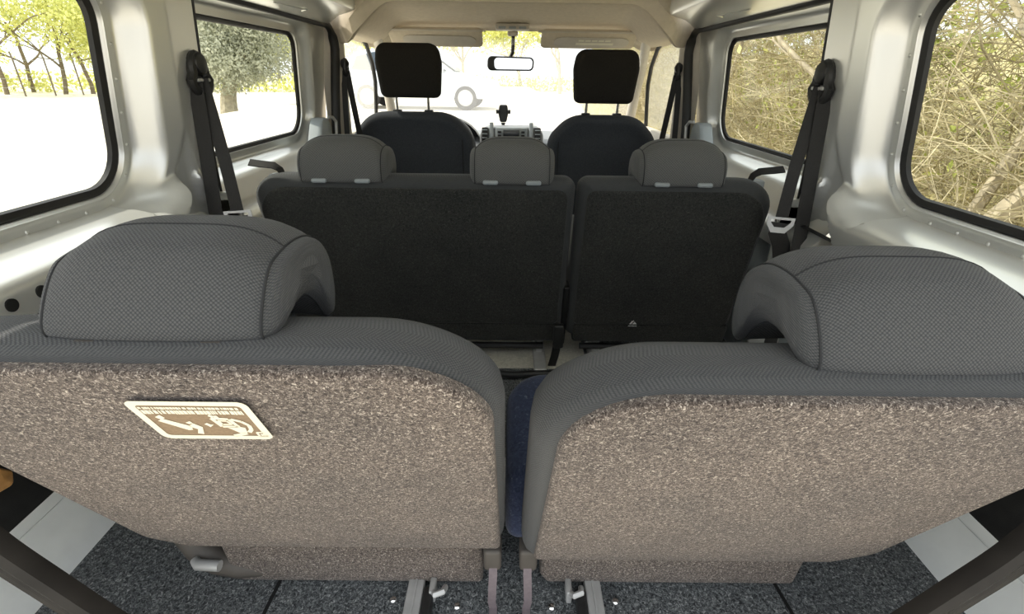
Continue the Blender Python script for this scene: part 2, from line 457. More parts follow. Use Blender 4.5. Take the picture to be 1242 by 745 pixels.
    # rubber edge on the pillar
    ws2 = MB(); ws2.tube([(s * (quarterX(1.135, z, .2) + .004), 1.143, z) for z in (.93, .85, .78, .7, .6, .5, .4)], .0045, 6)
    t = struct('trim_%d' % (1 if s < 0 else 2)); ws.build('weatherstrip', RUBBER, t); ws2.build('edge_rubber', RUBBER, t)
    # side sill: silver step and black lower trim
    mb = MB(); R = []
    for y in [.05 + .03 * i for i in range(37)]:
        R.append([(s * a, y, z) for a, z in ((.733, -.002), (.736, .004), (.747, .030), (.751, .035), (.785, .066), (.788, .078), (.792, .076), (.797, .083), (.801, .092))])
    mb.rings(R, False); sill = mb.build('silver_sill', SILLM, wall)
    mb = MB()
    for y in (.66, .575):
        mb.lathe((s * .745, y, .016), (-s * .8, 0, .6), [(.004, 0), (.0036, .002), (.001, .003)], 8)
    mb.build('sill_rivet', PAINT, wall)
    mb = MB(); R = []
    for y in [.05 + .03 * i for i in range(37)]:
        R.append([(s * a, y, z) for a, z in ((.800, .086), (.803, .096), (.806, .105), (.825, .145), (.832, .157), (.832, .170), (.835, .20), (.835, .30), (.82, .37), (.78, .41), (.715, .445), (.650, .470), (.632, .478), (.64, .482))])
    mb.rings(R, False); mb.build('black_trim', BLACKP, wall)
    # B-pillar with its beige cover
    mb = MB(); R = []
    for z in [.0, .3, .5, .6, .7, .8, .86, .9, .94]:
        xo = .655 - max(0, z - .5) * .03
        R.append([(s * a, y, z) for a, y in ((xo + .06, 2.045), (xo + .012, 2.06), (xo, 2.075), (xo - .008, 2.10), (xo - .004, 2.13), (xo + .01, 2.15), (xo + .08, 2.16))])
    mb.rings(R, False)
    bp = struct('trim_%d' % (3 if s < 0 else 4)); mb.build('pillar_cover', TRIM, bp)
    # front door with window
    fd = struct('door_%d' % (3 if s < 0 else 4))
    mb = MB(); R = []
    for y in (2.1, 2.3, 2.5, 2.7, 2.9, 3.05):
        R.append([(s * a, y, z) for a, z in ((.745, .525), (.70, .528), (.685, .51), (.68, .45), (.66, .38), (.68, .3), (.68, -.05))])
    mb.rings(R, False); mb.build('door_card', TRIM, fd)
    fp = [(2.16, .53), (2.95, .53), (2.72, .80), (2.55, .895), (2.16, .90)]
    mb = MB(); mb.poly([(s * (.742 - max(0, z - .53) * .16), y, z) for y, z in fp], (s, 0, 0), .004); mb.build('pane', WIND, fd, smooth=False)
    mb = MB(); mb.tube([(s * (.735 - max(0, z - .53) * .16), y, z) for y, z in [(2.12, .91), (2.5, .915), (2.6, .885), (2.72, .815), (2.80, .73), (2.84, .62), (2.86, .5)]], .010, 8)
    mb.build('door_seal', RUBBER, fd)
    mb = MB(); mb.tube([(s * .60, 2.50, .935), (s * .625, 2.62, .88), (s * .655, 2.78, .78), (s * .668, 2.92, .66), (s * .672, 3.02, .50), (s * .672, 3.05, .3)], [.024, .022, .022, .024, .028, .03], 10)
    ap = struct('trim_%d' % (5 if s < 0 else 6)); mb.build('windscreen_pillar', TRIM, ap)
for s in (-1, 1): build_side(s)

# roof: painted metal with side rails, then the front headliner
ce = struct('ceiling')
mb = MB(); R = []
def roofprof(x): return .985 + .04 * (1 - (x / .6) ** 2)
for y in [.15 + .1 * i for i in range(19)]:
    rib = .008 * (0.5 + .5 * cos(y * 2 * pi / .3))
    R.append([(x, y, roofprof(x) + rib) for x in [-.56 + .08 * i for i in range(15)]])
mb.rings(R, False); mb.build('roof_panel', PAINT, ce)
for s in (-1, 1):
    mb = MB(); R = []
    for y in [.15, .5, .9, 1.2, 1.5, 1.7, 1.8, 1.84, 1.87, 1.89, 1.895, 1.8955]:
        k = 1 - sqrt(max(0, 1 - max(0, (y - 1.82) / .076) ** 2)); sh = .09 * k
        prof = [(.70, .955), (.672, .925), (.662, .918), (.645, .922), (.56, .936), (.525, .943), (.506, .95), (.500, .962), (.503, 1.0)]
        R.append([(s * (a + sh * (1 if a < .6 else 0) * (.62 - a) / .12), y + .15 * sm(a, .54, .65) * sm(y, 1.5, 1.89), z + .03 * k) for a, z in prof])
    mb.rings(R, False); mb.build('roof_rail', PAINT, ce)
    mb = MB(); mb.tube([(a, b - .001, c) for a, b, c in R[-1][1:]], .0035, 6); mb.build('gap_line', RUBBER, ce)  # black tube stands in for the shaded gap at the rail end
    mb = MB(); mb.tube([(s * .60, 1.45, .927), (s * .585, 1.6, .928), (s * .58, 1.62, .929), (s * .60, 1.63, .926)], .002, 6); mb.build('rail_crease', PAINT, ce)
mb = MB(); R = []
def hl(x, y):
    ax = abs(x)
    lip = .035 * (1 - sm(y, 1.93, 2.10))
    z = 1.022 - lip - .055 * sm(y, 2.15, 2.62)
    edge = .12 - .045 * sm(y, 2.1, 2.6)
    z -= edge * sm(ax, .40 + .06 * sm(y, 1.95, 2.15), .60 + .03 * sm(y, 1.95, 2.15)) 
    return z
def hy(x, y): return y + .16 * sm(abs(x), .53, .64) * max(0, 2.5 - y) / .6
for y in [1.90, 1.905, 1.915, 1.93, 1.95, 1.98, 2.01, 2.04, 2.08, 2.13, 2.2, 2.3, 2.4, 2.48, 2.55, 2.6, 2.64, 2.66]:
    upk = .05 * (1 - sm(y, 1.895, 1.935))
    R.append([(x, hy(x, y), hl(x, y) + upk - (.012 if y > 2.645 else 0)) for x in [-.70 + .025 * i for i in range(57)]])
R.insert(0, [(x, hy(x, 1.90), max(hl(x, 1.9) + .05, 1.035)) for x in [-.70 + .025 * i for i in range(57)]])
mb.rings(R, False); mb.build('headliner', HEADL, ce)

# windscreen
wsn = struct('window_3')
mb = MB(); R = []
for k in range(9):
    t = k / 8; y = 2.62 + .66 * t; z = .925 - .475 * t
    R.append([(x * (.60 + .10 * t), y - .10 * (abs(x)) ** 2.2, z) for x in [-1 + .125 * i for i in range(17)]])
mb.rings(R, False); mb.build('pane', WIND, wsn)

# tailgate seal: black rubber with a raised lip, rounding the lower corners
mb = MB(); lip = MB()
half = [(.0, -.01), (.20, -.008), (.30, .010), (.395, .105), (.43, .14)]
pathR = [(.0, -.01), (.25, -.008), (.36, .0), (.425, .035), (.465, .09), (.511, .156), (.546, .211), (.581, .267), (.612, .33), (.632, .42), (.64, .55), (.635, .75), (.60, .95)]
full = [(-x, z) for x, z in reversed(pathR[1:])] + pathR
def sealP(x, z): return Vector((x, .395 - .26 * max(0, z - .34) , z))
def cr(P, m=5):
    out = []
    for i in range(len(P) - 1):
        a, b, c, d = P[max(i - 1, 0)], P[i], P[i + 1], P[min(i + 2, len(P) - 1)]
        for k in range(m):
            t = k / m; out.append(.5 * ((2 * b) + (c - a) * t + (2 * a - 5 * b + 4 * c - d) * t * t + (3 * b - a - 3 * c + d) * t ** 3))
    return out + [P[-1]]
pp = cr([sealP(x, z) for x, z in full])
R = []; R2 = []
for i, p in enumerate(pp):
    t = (pp[min(i + 1, len(pp) - 1)] - pp[max(i - 1, 0)]).normalized()
    n = Vector((0, 1, .0)); n = (n - t * n.dot(t)).normalized(); b = t.cross(n)   # b points into the opening
    cs = [(-.019, .010), (-.019, -.006), (-.012, -.014), (-.002, -.015), (.004, -.010), (.006, -.016), (.013, -.018), (.019, -.012), (.020, .0), (.017, .010)]
    R.append([p + b * (a * .92) + n * c for a, c in cs])
mb.rings(R, True, True, True)
tr = struct('trim_7'); mb.build('tailgate_seal', SEAL, tr, angle=30)
# ------------------------------------------------------------------ third-row seats
LEAN = radians(25.4)
def headrest(mb_name, parent, mat, xc, w, base, sc, capdir=0, lift=0, tilt=0.0, nseam=True, prof=None, rnd=.3, hs=1.0, hseam=13):
    """saddle-shaped headrest: side profile swept across, domed and seamed at both ends"""
    P = prof or [(-.004, -.002), (-.003, .016), (.010, .050), (.026, .078), (.042, .089), (.078, .095), (.115, .086), (.142, .058), (.156, .016), (.158, -.028), (.148, -.048), (.130, -.042), (.110, -.018), (.084, .000), (.050, .006), (.020, .000), (.006, -.008)]
    P = [Vector((y * sc, z * sc * (hs if z > 0 else 1))) for y, z in P]
    Pc = []
    n = len(P)
    for i in range(n):
        a, b, c, d = P[i - 1], P[i], P[(i + 1) % n], P[(i + 2) % n]
        for k in range(3):
            t = k / 3; Pc.append(.5 * ((2 * b) + (c - a) * t + (2 * a - 5 * b + 4 * c - d) * t * t + (3 * b - a - 3 * c + d) * t ** 3))
    cen = Vector((.072 * sc, .045 * sc))
    st = []
    for k in range(23):
        q = -1 + k / 11; st.append((q * w / 2, 1 - rnd * .9 * abs(q) ** 4, 1 - .08 * abs(q) ** 3))
    e = st[0]; dome = [(.0004, .985), (.006, .93), (.010, .82), (.013, .6), (.0145, .3)]
    L = [(-w / 2 - a * sc, e[1], e[2], k) for a, k in reversed(dome)] + [(x, zs, ys, 1) for x, zs, ys in st] + [(w / 2 + a * sc, e[1], e[2], k) for a, k in dome]
    R = []; UV = []; arcs = [0]
    for i in range(len(Pc)): arcs.append(arcs[-1] + (Pc[(i + 1) % len(Pc)] - Pc[i]).length)
    def pos(x, q, zs, ys, k):
        q2 = cen + (q - cen) * k
        dz = q2.y * (zs if q2.y > 0 else 1); dy = cen.x + (q2.x - cen.x) * ys
        return (base[0] + xc + x, base[1] + dy * cos(tilt) - dz * sin(tilt), base[2] + lift + dz * cos(tilt) + dy * sin(tilt))
    for x, zs, ys, k in L:
        R.append([pos(x, q, zs, ys, k) for q in Pc]); UV += [(x, a * k) for a in arcs[:-1]]
    mb = MB(); mb.rings(R, True, True, True, UV); h = mb.build('headrest', mat, parent, angle=75)
    if nseam:
        for sgn in (-1, 1):
            sx = sgn * w / 2
            mb = MB(); mb.tube([pos(sx + sgn * .0004, q, e[1], e[2], 1.0) for q in Pc], .0009 * sc / .9, 6, True); so_ = mb.build('seam', SEAMM, h)
        q = Pc[hseam]; mb = MB()
        mb.tube([pos(x, q, zs, ys, 1.0) for x, zs, ys in st], .0008 * sc / .9, 6); mb.build('seam', SEAMM, h)
    return h

def third_seat(x0, x1, mir, label, sticker):
    """back outline runs x0..x1; mir=+1: inner edge at x1, -1: inner edge at x0"""
    W = x1 - x0; xc = (x0 + x1) / 2; dz = 0 if mir > 0 else -.022
    T = thing('car_seat', label, 'car seat', (xc, .62, 0))
    def mp(u, ww, n):
        we = ww - .55 * n * sm(ww, .30, .48)
        return (xc + u * mir, .51 - we * sin(LEAN) + n * cos(LEAN), .135 + dz + we * cos(LEAN) + n * sin(LEAN))
    h = W / 2
    pts = [(-h + .05, .0), (h, .0), (h, .502), (-h, .502), (-h, .06)]; rad = [.03, .025, .115, .10, .05]
    mb = MB(); pad(mb, pts, rad, mp, [(.034, .004), (.030, .001), (.016, .003), (.007, .010), (.002, .020), (0, .034), (0, .05), (.004, .07), (.014, .088), (.03, .098)], (0, .012), 10)
    mb.build('backrest', WEAVE, T, angle=60)
    ie = .006 if mir > 0 else -.006
    pts2 = [(-h + .055, .004), (h + ie, .004), (h + ie - .004, .502), (-h + .012, .502), (-h + .008, .06)]
    mb = MB(); pad(mb, pts2, [.03, .012, .10, .09, .05], mp, [(.020, -.0055), (.016, -.0045), (.013, -.002), (.012, .004), (.012, .010)], (.004, 0), 10, maxlen=.025)
    bp = mb.build('back_panel', BACKC, T, angle=60)
    # carpeted strip at the foot of the seat
    yb = .535
    a0, a1 = (-.445, -.038) if mir > 0 else (.055, .475)
    zb, zt = (.010, .085) if mir > 0 else (.012, .075)
    mb = MB(); pad(mb, [(a0 + .012, zb), (a1, zb), (a1, zt + .03), (a0, zt + .03), (a0, zb + .02)], [.008] * 5, lambda u, v, n: (u, yb + n + (.10 - v) * .10, v), arcprof(.008, .06, 3), (.002, 0), 4)
    mb.build('foot_panel', BACKC, T)
    # inner hinge cover and its pull strap
    ix = -.018 if mir > 0 else .030
    mb = MB(); mb.box((ix - .003 * mir, .528, .108), (.027, .04, .042), bev=.006); mb.build('hinge_cover', plain_cover, T)
    mb = MB(); sx = ix - .002 * mir
    mb.ribbon([(sx, .512, .10), (sx, .503, .085), (sx - .001 * mir, .498, .06), (sx - .002 * mir, .50, .03), (sx, .505, .006), (sx, .45, .002), (sx + .003, .40, .002)], (1, .0, 0), .0125, .0008)
    mb.build('pull_strap', STRAPM, T)
    # outer recliner cover
    if mir > 0:
        mb = MB(); mb.tube([(-.535, .585, .125), (-.522, .57, .098), (-.497, .56, .070), (-.465, .553, .050), (-.43, .55, .038), (-.39, .552, .030)], [.016, .020, .022, .022, .018, .010], 10)
        mb.build('recliner_cover', plain_cover, T)
        mb = MB(); mb.tube([(-.490, .535, .072), (-.482, .528, .071), (-.447, .527, .070)], [.007, .0085, .0085], 12); mb.build('pivot_tube', METAL, T)
    # cushion, navy patterned
    cx0, cx1 = (x0 + .01, x1 - .004) if mir > 0 else (x0 - .025, x1)
    mb = MB(); pad(mb, [(cx0, .53), (cx1, .53), (cx1, .765), (cx0, .765)], [.02, .02, .07, .07] if True else 0, lambda u, v, n: (u, v, .115 + n + (v - .53) * .15), arcprof(.03, .14, 4), (0, .012), 8)
    mb.build('cushion', NAVY, T)
    # floor bracket
    lx = -.146 if mir > 0 else .141
    mb = MB(); mb.box((lx, .545, .011), (.026, .17, .018), bev=.003); mb.box((lx, .60, .06), (.022, .03, .11), bev=.003)
    mb.box((lx, .545, .021), (.003, .16, .003), bev=.0005)
    lg = mb.build('leg', METAL, T)
    lx2 = lx - .22 * mir
    mb = MB(); mb.box((lx2, .66, .04), (.03, .18, .08), bev=.004); mb.build('leg', METAL, T)
    mb = MB(); q = lx + .034 * mir
    mb.tube([(q - .004, .52, .022), (q, .51, .03), (q + .012, .515, .03), (q + .014, .53, .02)], .005, 8); mb.box((q - .006, .53, .014), (.010, .028, .026), bev=.003)
    mb.build('latch_hook', METAL, T)
    mb = MB(); mb.box((lx + .022 * mir, .50, .012), (.016, .06, .022), bev=.004); mb.build('latch_housing', BLACKP, T)
    mb = MB(); mb.lathe((lx - .035 * mir, .52, .0), (0, 0, 1), [(.007, 0), (.007, .003), (.005, .006), (.002, .007)], 10); mb.build('bolt', CHROME, T)
    mb = MB(); mb.lathe((lx + .068 * mir, .51, .0), (0, 0, 1), [(.007, 0), (.007, .003), (.005, .006), (.002, .007)], 10); mb.build('bolt', CHROME, T)
    # headrest with its guides
    if mir > 0: hx, hw, base = -.268, .163, (0, .327, .582)
    else: hx, hw, base = .327, .170, (0, .327, .559)
    H = headrest('headrest', T, WEAVE, hx, hw, base, .98, rnd=.30, hs=.74 if mir > 0 else .765, hseam=14, lift=.007)
    for gx in ((-.050, .044) if mir > 0 else (-.044, .046)):
        mb = MB(); mb.lathe((hx + gx, base[1] + (-.002 if mir > 0 else .001), base[2] - (.0022 if mir > 0 else .0018)), (0, -.15, 1), [(.0135, -.006), (.0135, .001), (.011, .005), (.007, .006)], 18)
        mb.build('guide_sleeve', plain_cover, H)
        mb = MB(); mb.tube([(hx + gx, base[1] + .03, base[2] - .03), (hx + gx, base[1] + .04, base[2] + .05)], .005, 8); mb.build('post', CHROME, H)
    if sticker:
        place_sticker(T, mp)
    return T

def place_sticker(T, mp):
    n0 = -.0102
    U0, U1, V0, V1 = STK
    def q(a, b, n=n0): return mp(U0 + (U1 - U0) * a, V0 + (V1 - V0) * b, n)
    asp = (U1 - U0) / (V1 - V0)
    def rr(m, r): return [(p.x / asp, p.y) for p in rpoly([(m, m), (asp - m, m), (asp - m, 1 - m), (m, 1 - m)], [r] * 4, 0, 6)]
    mb = MB(); a = rr(0, .12); b = rr(.10, .06)
    mb.add([q(*p, n0 + .0004) for p in rr(.05, .1)], [tuple(range(len(a)))])
    lab = mb.build('instruction_label', TANP, T, smooth=False); lab['label'] = 'cream-printed instruction label with two seat-folding drawings'
    mb = MB(); mb.rings([[q(*p) for p in a], [q(*p) for p in b]]); mb.build('border', CREAM, lab, smooth=False)
    mb = MB()
    def bar(a0, a1, b0, b1): mb.add([q(a0, b0), q(a1, b0), q(a1, b1), q(a0, b1)], [(0, 1, 2, 3)])
    for row, (b0, b1) in enumerate(((.80, .86), (.68, .78))):
        x = .075
        while x < .90:
            wd = random.choice((.014, .02, .026, .03)); bar(x, min(x + wd, .925), b0 + random.uniform(0, .012), b1); x += wd + random.choice((.004, .004, .006, .012))
    mb.build('lettering', CREAM, lab, smooth=False)
    # two drawings of a folding seat and an arrow between them
    mb = MB()
    def shp(P): mb.add([q(*p) for p in P], [tuple(range(len(P)))])
    shp([(.12, .50), (.18, .56), (.36, .36), (.34, .26), (.30, .25)]); shp([(.13, .60), (.19, .66), (.21, .58), (.16, .54)])
    shp([(.33, .36), (.40, .44), (.45, .34), (.40, .14), (.35, .16), (.39, .28)]); shp([(.34, .46), (.39, .50), (.40, .44), (.36, .42)])
    shp([(.49, .42), (.525, .46), (.54, .42), (.57, .41), (.54, .37), (.52, .34), (.51, .38)])
    def line(P, wd=.012):
        for (a0, b0), (a1, b1) in zip(P, P[1:]):
            dx, dy = (a1 - a0) * asp, b1 - b0; l = sqrt(dx * dx + dy * dy) or 1; nx, ny = -dy / l * wd / asp * 1.4, dx / l * wd * 1.4
            mb.add([q(a0 - nx, b0 - ny), q(a1 - nx, b1 - ny), q(a1 + nx, b1 + ny), q(a0 + nx, b0 + ny)], [(0, 1, 2, 3)])
    line([(.60, .58), (.74, .56), (.77, .36), (.63, .36), (.60, .58)], .02); line([(.64, .52), (.71, .51), (.73, .42), (.65, .42), (.64, .52)])
    shp([(.66, .34), (.76, .37), (.82, .33), (.80, .18), (.74, .16), (.70, .26)]); line([(.66, .10), (.79, .17)], .022)
    line([(.76, .56), (.83, .50), (.87, .40), (.86, .28), (.82, .20)], .02)
    line([(.60, .66), (.63, .62), (.67, .63)], .02)
    line([(.885, .20), (.955, .20), (.955, .08), (.885, .08), (.885, .20)]); shp([(.905, .10), (.935, .10), (.935, .16), (.905, .16)])
    mb.build('drawing', CREAM, lab, smooth=False)
STK = (-.0285, .064, .393, .455)
plain_cover = plain('brown_grey_cover', (.085, .075, .065), rough=.6, var=.1)
third_seat(-.518, -.003, 1, 'grey third-row seat with a cream instruction label on its brown carpeted back', True)
third_seat(.022, .536, -1, 'grey third-row seat with a plain brown carpeted back, no label', False)

# ------------------------------------------------------------------ second-row seats
L2 = radians(13)
def second_seat(x0, x1, label, heads, strap_x, sg, logo):
    xc = (x0 + x1) / 2; h = (x1 - x0) / 2
    T = thing('bench_seat' if len(heads) > 1 else 'single_seat', label, 'car seat', (xc, 1.4, 0))
    def mp(u, ww, n): return (xc + u, 1.225 - ww * sin(L2) + n * cos(L2) - .12 * n * sm(ww, .3, .48) * 0, .098 + ww * cos(L2) + n * sin(L2) - .30 * n * sm(ww, .3, .48))
    outer_l = sg < 0
    pts = [(-h, 0), (h, 0), (h, .478), (-h, .478)]
    rad = [.02, .02, .03, .075] if outer_l else [.02, .02, .085, .025]
    mb = MB(); pad(mb, pts, rad, mp, [(.030, .0), (.022, .002), (.012, .008), (.004, .020), (0, .038), (0, .06), (.006, .09), (.02, .115), (.035, .12)], (0, .01), 8)
    mb.build('backrest', WEAVE3, T, angle=60)
    pts2 = [(-h + .014, .05), (h - .014, .05), (h - .014, .452), (-h + .014, .452)]
    mb = MB(); pad(mb, pts2, rad, mp, [(.012, -.006), (.008, -.005), (.004, -.001), (.004, .01)], (.004, 0), 8)
    bp = mb.build('back_panel', BACKD, T, angle=60)
    mb = MB(); pad(mb, [(-h + .02, -.01), (h - .01, -.01), (h - .01, .055), (-h + .02, .055)], [.01] * 4, lambda u, v, n: mp(u, v, n - .002), arcprof(.006, .03, 3), (.002, 0), 4)
    mb.build('lower_flap', BACKD, T)
    mb = MB(); pad(mb, [(x0 + .01, 1.26), (x1 - .01, 1.26), (x1 - .01, 1.70), (x0 + .01, 1.70)], [.03, .03, .07, .07], lambda u, v, n: (u, v, .16 + n + (v - 1.26) * .1), arcprof(.04, .14, 4), (0, .015), 6)
    mb.build('cushion', WEAVE2, T)
    for lx in (x0 + .10, x1 - .06):
        mb = MB(); mb.box((lx, 1.38, .012), (.035, .40, .024), bev=.004); mb.box((lx, 1.30, .07), (.022, .05, .12), bev=.004); mb.box((lx, 1.52, .09), (.022, .05, .15), bev=.004)
        mb.build('leg', METAL, T)
    mb = MB(); mb.tube([(x0 + .05, 1.27, .05), (x1 - .05, 1.27, .05)], .010, 8); mb.build('crossbar', BLACKP, T)
    if len(heads) > 1:
        mb = MB(); mb.box((x1 + .001, 1.235, .17), (.016, .03, .20), rot=Matrix.Rotation(L2, 3, 'X'), bev=.004); mb.build('gap_block', BLACKP, T)  # black block added to darken the gap between the second-row seats
    for hx, hw in heads:
        base = (0, 1.120, .554)
        H = headrest('headrest', T, WEAVE2, hx, hw * .83, base, 1.02, rnd=.30, hs=.95, prof=[(-.004, -.004), (-.006, .02), (-.002, .050), (.012, .076), (.030, .088), (.060, .092), (.090, .084), (.112, .058), (.12, .022), (.118, -.010), (.108, -.016), (.094, -.010), (.078, -.002), (.058, .002), (.040, .000), (.020, -.004), (.006, -.008)])
        for gx in (-.048, .048):
            mb = MB(); mb.box((hx + gx, 1.122, .5515), (.034, .026, .010), bev=.004); mb.build('guide_sleeve', GREYP, H)
            mb = MB(); mb.tube([(hx + gx, 1.16, .53), (hx + gx, 1.165, .60)], .005, 8); mb.build('post', CHROME, H)
    # release strap and bezel on the outer shoulder
    bz = (strap_x, 1.165, .548)
    mb = MB(); ring = rpoly([(-.032, -.018), (.032, -.018), (.032, .018), (-.032, .018)], [.012] * 4, 0, 5)
    mb.rings([[(bz[0] + p.x * k, bz[1] + p.y * k, bz[2] + zz) for p in ring] for k, zz in ((1, -.01), (1, .004), (.9, .008), (.6, .006))], True, True, True)
    b = mb.build('strap_bezel', GREYP, T)
    d = sg
    mb = MB(); mb.ribbon([(bz[0], bz[1], bz[2] + .004), (bz[0] + d * .006, bz[1], bz[2] + .018), (bz[0] + d * .02, bz[1], bz[2] + .027), (bz[0] + d * .045, bz[1] - .004, bz[2] + .030), (bz[0] + d * .07, bz[1] - .008, bz[2] + .034)], (0.25 * d, 1, .6), .022, .0012)
    mb.build('release_strap', WEB, T)
    if logo:
        # small white print: a mountain mark over a line of lettering
        def q(u, v): return mp(u, v, -.0105)
        u0, v0 = .337 - xc, .058
        mb = MB()
        for P in ([(-.010, .006), (-.004, .006), (.0, .016), (-.003, .019)], [(-.002, .006), (.011, .006), (.004, .015), (.002, .012)], [(-.001, .017), (.002, .015), (.001, .021)]):
            mb.add([q(u0 + a, v0 + b) for a, b in P], [tuple(range(len(P)))])
        for k in range(8): mb.add([q(u0 + a, v0 + b) for a, b in ((-.0115 + k * .003, -.002), (-.0095 + k * .003, -.002), (-.0095 + k * .003, .002), (-.0115 + k * .003, .002))], [(0, 1, 2, 3)])
        m_ = mb.build('logo_print', WHITEP, T, smooth=False); m_['label'] = 'small white mountain logo over fine lettering'
    return T
second_seat(-.597, .150, 'wide dark second-row bench section with two low headrests', [(-.378, .215), (.003, .200)], -.525, -1, False)
second_seat(.157, .615, 'narrow dark second-row seat with one headrest and small white logo', [(.386, .215)], .555, 1, True)

# ------------------------------------------------------------------ front seats
def front_seat(x0, x1, ztop, hx, hz, label):
    xc = (x0 + x1) / 2; h = (x1 - x0) / 2; a = radians(10)
    T = thing('driver_seat' if xc < 0 else 'passenger_seat', label, 'car seat', (xc, 2.4, -.06), 'front seats')
    def mp(u, ww, n): return (xc + u * (1 - .0 * ww), 2.24 - ww * sin(a) * .6 + n * cos(a), .05 + ww + n * sin(a) * .3)
    H = ztop - .05
    pts = [(-h + .02, 0), (h - .02, 0), (h, .30), (h - .012, H * .84), (h - .10, H), (-h + .10, H), (-h + .012, H * .84), (-h, .30)]
    mb = MB(); pad(mb, pts, [.03, .03, .1, .10, .16, .16, .10, .1], mp, [(.05, .02), (.03, .004), (.014, .008), (.004, .022), (0, .05), (.004, .09), (.02, .12), (.05, .135)], (.004, .0), 6)
    b = mb.build('backrest', FRONTF, T, angle=60)
    for sx in (-1, 1):
        mb = MB(); mb.tube([mp(sx * (h - .055), ww, .0035 if ww < H * .8 else .012) for ww in (.1, .2, .3, .4, H * .8, H * .88)], .002, 6)
        mb.build('seam', SEAMM, b)
    mb = MB(); pad(mb, [(x0 + .01, 2.28), (x1 - .01, 2.28), (x1 - .01, 2.75), (x0 + .01, 2.75)], [.04, .04, .08, .08], lambda u, v, n: (u, v, .15 + n), arcprof(.04, .15, 4), (0, .015), 6)
    mb.build('cushion', FRONTF, T)
    mb = MB(); mb.box((xc, 2.5, .045), (.40, .40, .21), bev=.02); mb.build('seat_base', BLACKP, T)
    w2, hh = .132, .20
    zc = hz - hh / 2
    def mh(u, v, n): return (hx + u, 2.19 + n - .12 * (v + .1), zc + v)
    mb = MB(); pad(mb, [(-w2 + .012, -hh / 2), (w2 - .012, -hh / 2), (w2, hh * .15), (w2 - .012, hh / 2), (-w2 + .012, hh / 2), (-w2, hh * .15)], [.025, .025, .08, .045, .045, .08], mh, arcprof(.028, .085, 5), (.006, .004), 6)
    hr = mb.build('headrest', FRONTH, T, angle=60)
    for sx in (-.066, .066):
        mb = MB(); mb.tube([(hx + sx, 2.245, ztop - .03), (hx + sx, 2.235, zc - hh / 2 + .02)], .0065, 10); mb.build('post', CHROME, hr)
        mb = MB(); mb.box((hx + sx, 2.245, ztop + .002), (.036, .03, .014), bev=.004); mb.build('guide_sleeve', BLACKP, hr)
    return T
front_seat(-.688, -.152, .622, -.415, .878, 'dark front seat with tall raised headrest, behind the steering wheel')
front_seat(.146, .632, .618, .380, .865, 'dark front seat with tall headrest, on the side without a steering wheel')

# ------------------------------------------------------------------ seat belts
def rear_belt(s, label):
    x = s * .652
    T = thing('seat_belt', label, 'seat belt', (x, 1.115, .775))
    # anchor: a black plastic loop bolted to the pillar, with a cap
    mb = MB(); ring = []
    for k in range(20):
        a = 2 * pi * k / 20; ry = .033 if sin(a) < 0 else .022
        ring.append((x - s * .016, 1.112 + ry * cos(a), .768 + .036 * sin(a) - .006))
    mb.tube(ring, .0095, 8, True); mb.build('guide_loop', BLACKP, T)
    mb = MB(); mb.lathe((x + s * .006, 1.112, .782), (-s, 0, 0), [(.025, 0), (.024, .022), (.019, .033), (.009, .037)], 16); mb.build('bolt_cap', BLACKP, T)
    mb = MB(); mb.box((x - s * .022, 1.112, .752), (.006, .045, .007), bev=.002); mb.build('guide_bar', METAL, T)
    e = Vector((s * .595, 1.065, .490))
    a0 = Vector((x - s * .020, 1.108, .755))
    mb = MB(); mb.ribbon([a0, a0.lerp(e, .3) + Vector((-s * .002, 0, 0)), a0.lerp(e, .6) + Vector((-s * .003, 0, 0)), e], (1, -s * .35, 0), .025, .001); mb.build('webbing', WEB, T)
    mb = MB(); b0 = Vector((x - s * .014, 1.095, .75)); b1 = Vector((s * .636, 1.045, .44))
    mb.ribbon([b0, b0.lerp(b1, .5), b1, (s * .636, 1.05, .30), (s * .64, 1.06, .10)], (1, -s * .35, 0), .027, .001); mb.build('webbing', WEB, T)
    # tongue: bright plate on a black body, webbing passing on to the seat
    mb = MB(); d = (e - a0).normalized()
    ry = Vector((1, -s * .35, 0)).normalized(); nn = d.cross(ry).normalized()
    pl = [e + ry * a + d * b for a, b in ((-.027, -.004), (.027, -.004), (.027, .012), (.014, .030), (-.014, .030), (-.027, .012))]
    hole = [e + ry * a + d * b for a, b in ((-.020, .001), (.020, .001), (.020, .007), (.010, .018), (-.010, .018), (-.020, .007))]
    mb.rings([[p - nn * .003 for p in pl], [p + nn * .003 for p in pl], [p + nn * .003 for p in hole], [p - nn * .003 for p in hole], [p - nn * .003 for p in pl]])
    mb.build('tongue', METAL, T)
    mb = MB(); e2 = e + d * .03
    mb.ribbon([e + d * .008, e2, e2 + Vector((s * .02, .01, -.03)), e2 + Vector((s * .045, .02, -.10)), e2 + Vector((s * .06, .02, -.22))], ry, .036, .001); mb.build('lap_webbing', WEB, T)
    return T
rear_belt(-1, 'black seat belt hanging from the pillar on the sunlit car-park side')
rear_belt(1, 'black seat belt hanging from the pillar on the bramble thicket side')
